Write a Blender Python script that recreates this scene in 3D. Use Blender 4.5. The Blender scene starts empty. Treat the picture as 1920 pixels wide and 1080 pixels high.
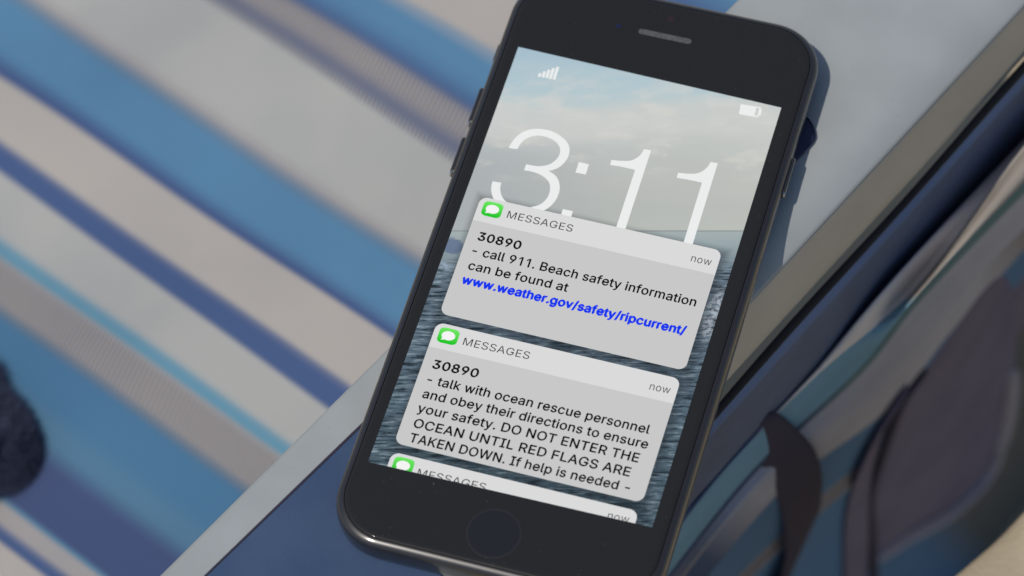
import bpy, bmesh, math, random
import numpy as np
from mathutils import Vector, Matrix
random.seed(7); rng = np.random.default_rng(7)

# ------------------------------------------------------------------ camera / world / sun
# world axes are those of the lying phone: x across it, y along it, z up; design units below are millimetres
GLASS = 0.4383                    # height of the phone's glass above the sand, m
R = np.array([[0.95676825, 0.28646984, -0.05029451],
              [0.22105778, -0.82860303, -0.51434471],
              [-0.18901843, 0.4809907, -0.85610746]])   # camera right, down, forward
O = np.array([121.55801629, -348.96261143, 610.36703973])  # camera position, mm
FPX = 6500.0
sc = bpy.context.scene
C = sc.collection
def W(p): return Vector((p[0]*.001, p[1]*.001, p[2]*.001 + GLASS))
cam = bpy.data.cameras.new('camera'); camo = bpy.data.objects.new('camera', cam); C.objects.link(camo)
M = Matrix((( R[0][0], -R[1][0], -R[2][0]), (R[0][1], -R[1][1], -R[2][1]), (R[0][2], -R[1][2], -R[2][2]))).to_4x4()
M.translation = W(O); camo.matrix_world = M
cam.sensor_width = 36; cam.lens = FPX/1920*36; cam.clip_start = .02; cam.clip_end = 100
cam.dof.use_dof = True; cam.dof.aperture_fstop = 14.5; cam.dof.aperture_blades = 0
cam.dof.focus_distance = float((np.array([2, -2, 0]) - O) @ R[2])/1000
sc.camera = camo
SUN = Vector((-1.9, -2.05, 5.6)).normalized()
wd = bpy.data.worlds.new('World'); sc.world = wd; wd.use_nodes = True
nt = wd.node_tree; bg = nt.nodes['Background']; sky = nt.nodes.new('ShaderNodeTexSky')
sky.sky_type = 'NISHITA'; sky.sun_disc = False
sky.sun_elevation = math.asin(SUN.z); sky.sun_rotation = math.atan2(SUN.x, SUN.y)
nt.links.new(sky.outputs[0], bg.inputs[0]); bg.inputs[1].default_value = 0.078
sl = bpy.data.lights.new('sun', 'SUN'); sl.energy = 2.1; sl.angle = math.radians(.5); sl.color = (1, .95, .87)
so = bpy.data.objects.new('sun', sl); C.objects.link(so)
so.rotation_euler = SUN.to_track_quat('Z', 'Y').to_euler(); so.location = W((0, 0, 900))
sc.view_settings.view_transform = 'Standard'; sc.view_settings.look = 'None'
sc.view_settings.exposure = 0; sc.view_settings.gamma = 1; sc.view_settings.use_curve_mapping = False
sc.cycles.use_denoising = True

# ------------------------------------------------------------------ helpers
def lin(c):
    return tuple(((v/255)/12.92 if v/255 <= .04045 else ((v/255+.055)/1.055)**2.4) for v in c)
def ray(px): return np.r_[(np.array(px[:2], float)-[960, 540])/FPX, 1] @ R
def on_z(px, z):
    r = ray(px); return O + r*((z-O[2])/r[2])
def on_plane(px, p0, nrm):
    r = ray(px); return O + r*(((p0-O) @ nrm)/(r @ nrm))
def toward(p, d):
    v = O-p; return p + v/np.linalg.norm(v)*d

class NT:
    def __init__(s, name):
        s.m = bpy.data.materials.new(name); s.m.use_nodes = True; s.t = s.m.node_tree; s.t.nodes.clear()
        s.out = s.n('ShaderNodeOutputMaterial')
    def n(s, t, **k):
        q = s.t.nodes.new(t)
        for a, v in k.items(): setattr(q, a, v)
        return q
    def l(s, a, b): s.t.links.new(a, b)
    def put(s, sock, v):
        if hasattr(v, 'is_output') or isinstance(v, bpy.types.NodeSocket): s.l(v, sock)
        else: sock.default_value = v
    def math(s, op, a, b=None, c=None, clamp=False):
        q = s.n('ShaderNodeMath', operation=op, use_clamp=clamp); s.put(q.inputs[0], a)
        if b is not None: s.put(q.inputs[1], b)
        if c is not None: s.put(q.inputs[2], c)
        return q.outputs[0]
    def mix(s, f, a, b, mode='MIX'):
        q = s.n('ShaderNodeMix', data_type='RGBA', blend_type=mode)
        s.put(q.inputs[0], f)
        s.put(q.inputs[6], a if not isinstance(a, tuple) else (*a[:3], 1))
        s.put(q.inputs[7], b if not isinstance(b, tuple) else (*b[:3], 1))
        return q.outputs[2]
    def ramp(s, f, stops, interp='LINEAR'):
        q = s.n('ShaderNodeValToRGB'); cr = q.color_ramp; cr.interpolation = interp
        while len(cr.elements) > 1: cr.elements.remove(cr.elements[-1])
        for i, (p, c) in enumerate(stops):
            e = cr.elements[0] if i == 0 else cr.elements.new(p)
            e.position = p; e.color = (*c[:3], 1)
        s.put(q.inputs[0], f); return q.outputs[0]
    def noise(s, vec, scale, detail=3, rough=.5, dim='3D'):
        q = s.n('ShaderNodeTexNoise'); q.inputs['Scale'].default_value = scale
        q.inputs['Detail'].default_value = detail; q.inputs['Roughness'].default_value = rough
        if vec is not None: s.l(vec, q.inputs['Vector'])
        return q.outputs['Fac']
    def smooth(s, x, a, b, lo=0., hi=1.):
        q = s.n('ShaderNodeMapRange', interpolation_type='SMOOTHSTEP')
        s.put(q.inputs[0], x); q.inputs[1].default_value = a; q.inputs[2].default_value = b
        q.inputs[3].default_value = lo; q.inputs[4].default_value = hi
        return q.outputs[0]
    def bsdf(s, col, rough=.5, spec=.5, metal=0., bump=None, bstr=.2, bdist=.0005, sheen=0., coat=0., coat_rough=.03):
        b = s.n('ShaderNodeBsdfPrincipled')
        s.put(b.inputs['Base Color'], (*col[:3], 1) if isinstance(col, tuple) else col)
        s.put(b.inputs['Roughness'], rough); b.inputs['Specular IOR Level'].default_value = spec
        b.inputs['Metallic'].default_value = metal; b.inputs['Sheen Weight'].default_value = sheen
        b.inputs['Coat Weight'].default_value = coat; b.inputs['Coat Roughness'].default_value = coat_rough
        if bump is not None:
            q = s.n('ShaderNodeBump'); q.inputs['Strength'].default_value = bstr; q.inputs['Distance'].default_value = bdist
            s.l(bump, q.inputs['Height']); s.l(q.outputs[0], b.inputs['Normal'])
        s.l(b.outputs[0], s.out.inputs[0]); return s.m
    def emit(s, col, st=1.):
        e = s.n('ShaderNodeEmission'); s.put(e.inputs[0], (*col[:3], 1) if isinstance(col, tuple) else col)
        e.inputs[1].default_value = st; s.l(e.outputs[0], s.out.inputs[0]); return s.m
    def co(s, k='Object'): return s.n('ShaderNodeTexCoord').outputs[k]
    def sep(s, v):
        q = s.n('ShaderNodeSeparateXYZ'); s.l(v, q.inputs[0]); return q.outputs
    def comb(s, x, y, z=0.):
        q = s.n('ShaderNodeCombineXYZ'); s.put(q.inputs[0], x); s.put(q.inputs[1], y); s.put(q.inputs[2], z); return q.outputs[0]

def thing(name, label, cat, loc, group=None):
    o = bpy.data.objects.new(name, None); C.objects.link(o); o.location = W(loc)
    o.empty_display_size = .01
    o['label'] = label; o['category'] = cat
    if group: o['group'] = group
    return o
def root_of(o):
    p = Vector((0, 0, 0))
    while o is not None: p = p + o.location; o = o.parent
    return p
def obj(name, verts, faces, mats, parent=None, smooth=True, mat_idx=None, uv=None, col=None, angle=None):
    """verts in design millimetres -> ONE mesh object (local to its parent)"""
    off = root_of(parent) if parent else Vector((0, 0, 0))
    me = bpy.data.meshes.new(name)
    me.from_pydata([W(v)-off for v in verts], [], [tuple(f) for f in faces])
    for m in (mats if isinstance(mats, (list, tuple)) else [mats]): me.materials.append(m)
    if mat_idx is not None:
        for p, i in zip(me.polygons, mat_idx): p.material_index = i
    if uv is not None:
        u = me.uv_layers.new(name='UVMap')
        for lp in me.loops: u.data[lp.index].uv = uv[lp.vertex_index]
    if col is not None:                                   # own colour of the cloth, one per face corner
        a = me.color_attributes.new('tint', 'FLOAT_COLOR', 'CORNER')
        for p in me.polygons:
            for k, li in enumerate(p.loop_indices): a.data[li].color = (*col(p.index, me.loops[li].vertex_index), 1)
    me.polygons.foreach_set('use_smooth', [smooth]*len(me.polygons))
    if smooth and angle: me.set_sharp_from_angle(angle=math.radians(angle))
    me.update()
    o = bpy.data.objects.new(name, me); C.objects.link(o)
    if parent: o.parent = parent
    return o
def lattice(rows, closed=False):
    """rows of equal length -> verts, quads"""
    n = len(rows[0]); V = [p for r in rows for p in r]; F = []
    for i in range(len(rows)-1):
        for j in range(n if closed else n-1):
            k = (j+1) % n
            F.append((i*n+j, i*n+k, (i+1)*n+k, (i+1)*n+j))
    return V, F
def catmull(P, m=6, closed=False):
    P = [np.array(p, float) for p in P]; n = len(P); out = []
    for i in range(n if closed else n-1):
        if closed: a, b, c, d = P[i-1], P[i], P[(i+1) % n], P[(i+2) % n]
        else: a, b, c, d = P[max(i-1, 0)], P[i], P[i+1], P[min(i+2, n-1)]
        for t in np.arange(m)/m:
            out.append(.5*((2*b)+(c-a)*t+(2*a-5*b+4*c-d)*t*t+(3*b-a-3*c+d)*t**3))
    if not closed: out.append(P[-1])
    return out
def rrect(x0, x1, y0, y1, r, n=14, power=1.0):
    pts = []
    for cx, cy, a0 in ((x1-r, y1-r, 0), (x0+r, y1-r, 90), (x0+r, y0+r, 180), (x1-r, y0+r, 270)):
        for k in range(n+1):
            a = math.radians(a0+90*k/n); pts.append((cx+r*math.cos(a), cy+r*math.sin(a)))
    return pts
def ring_cap(ring, z): return [(x, y, z) for x, y in ring]
def tube(path, rx, ry=None, n=12, up=np.array([0, 0, 1.])):
    ry = ry or rx; rows = []
    P = [np.array(p, float) for p in path]
    for i, p in enumerate(P):
        t = P[min(i+1, len(P)-1)]-P[max(i-1, 0)]; t /= np.linalg.norm(t)
        a = np.cross(t, up); a /= np.linalg.norm(a); b = np.cross(a, t)
        e = min(1, math.sqrt(max(1e-3, 1-(1-min(i, len(P)-1-i)/2)**2))) if min(i, len(P)-1-i) < 2 else 1
        rows.append([p+e*(a*rx*math.cos(q)+b*ry*math.sin(q)) for q in np.linspace(0, 2*math.pi, n, endpoint=False)])
    V, F = lattice(rows, True)
    F.append(tuple(range(n))[::-1]); k = len(V)-n; F.append(tuple(range(k, k+n)))
    return V, F

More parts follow.
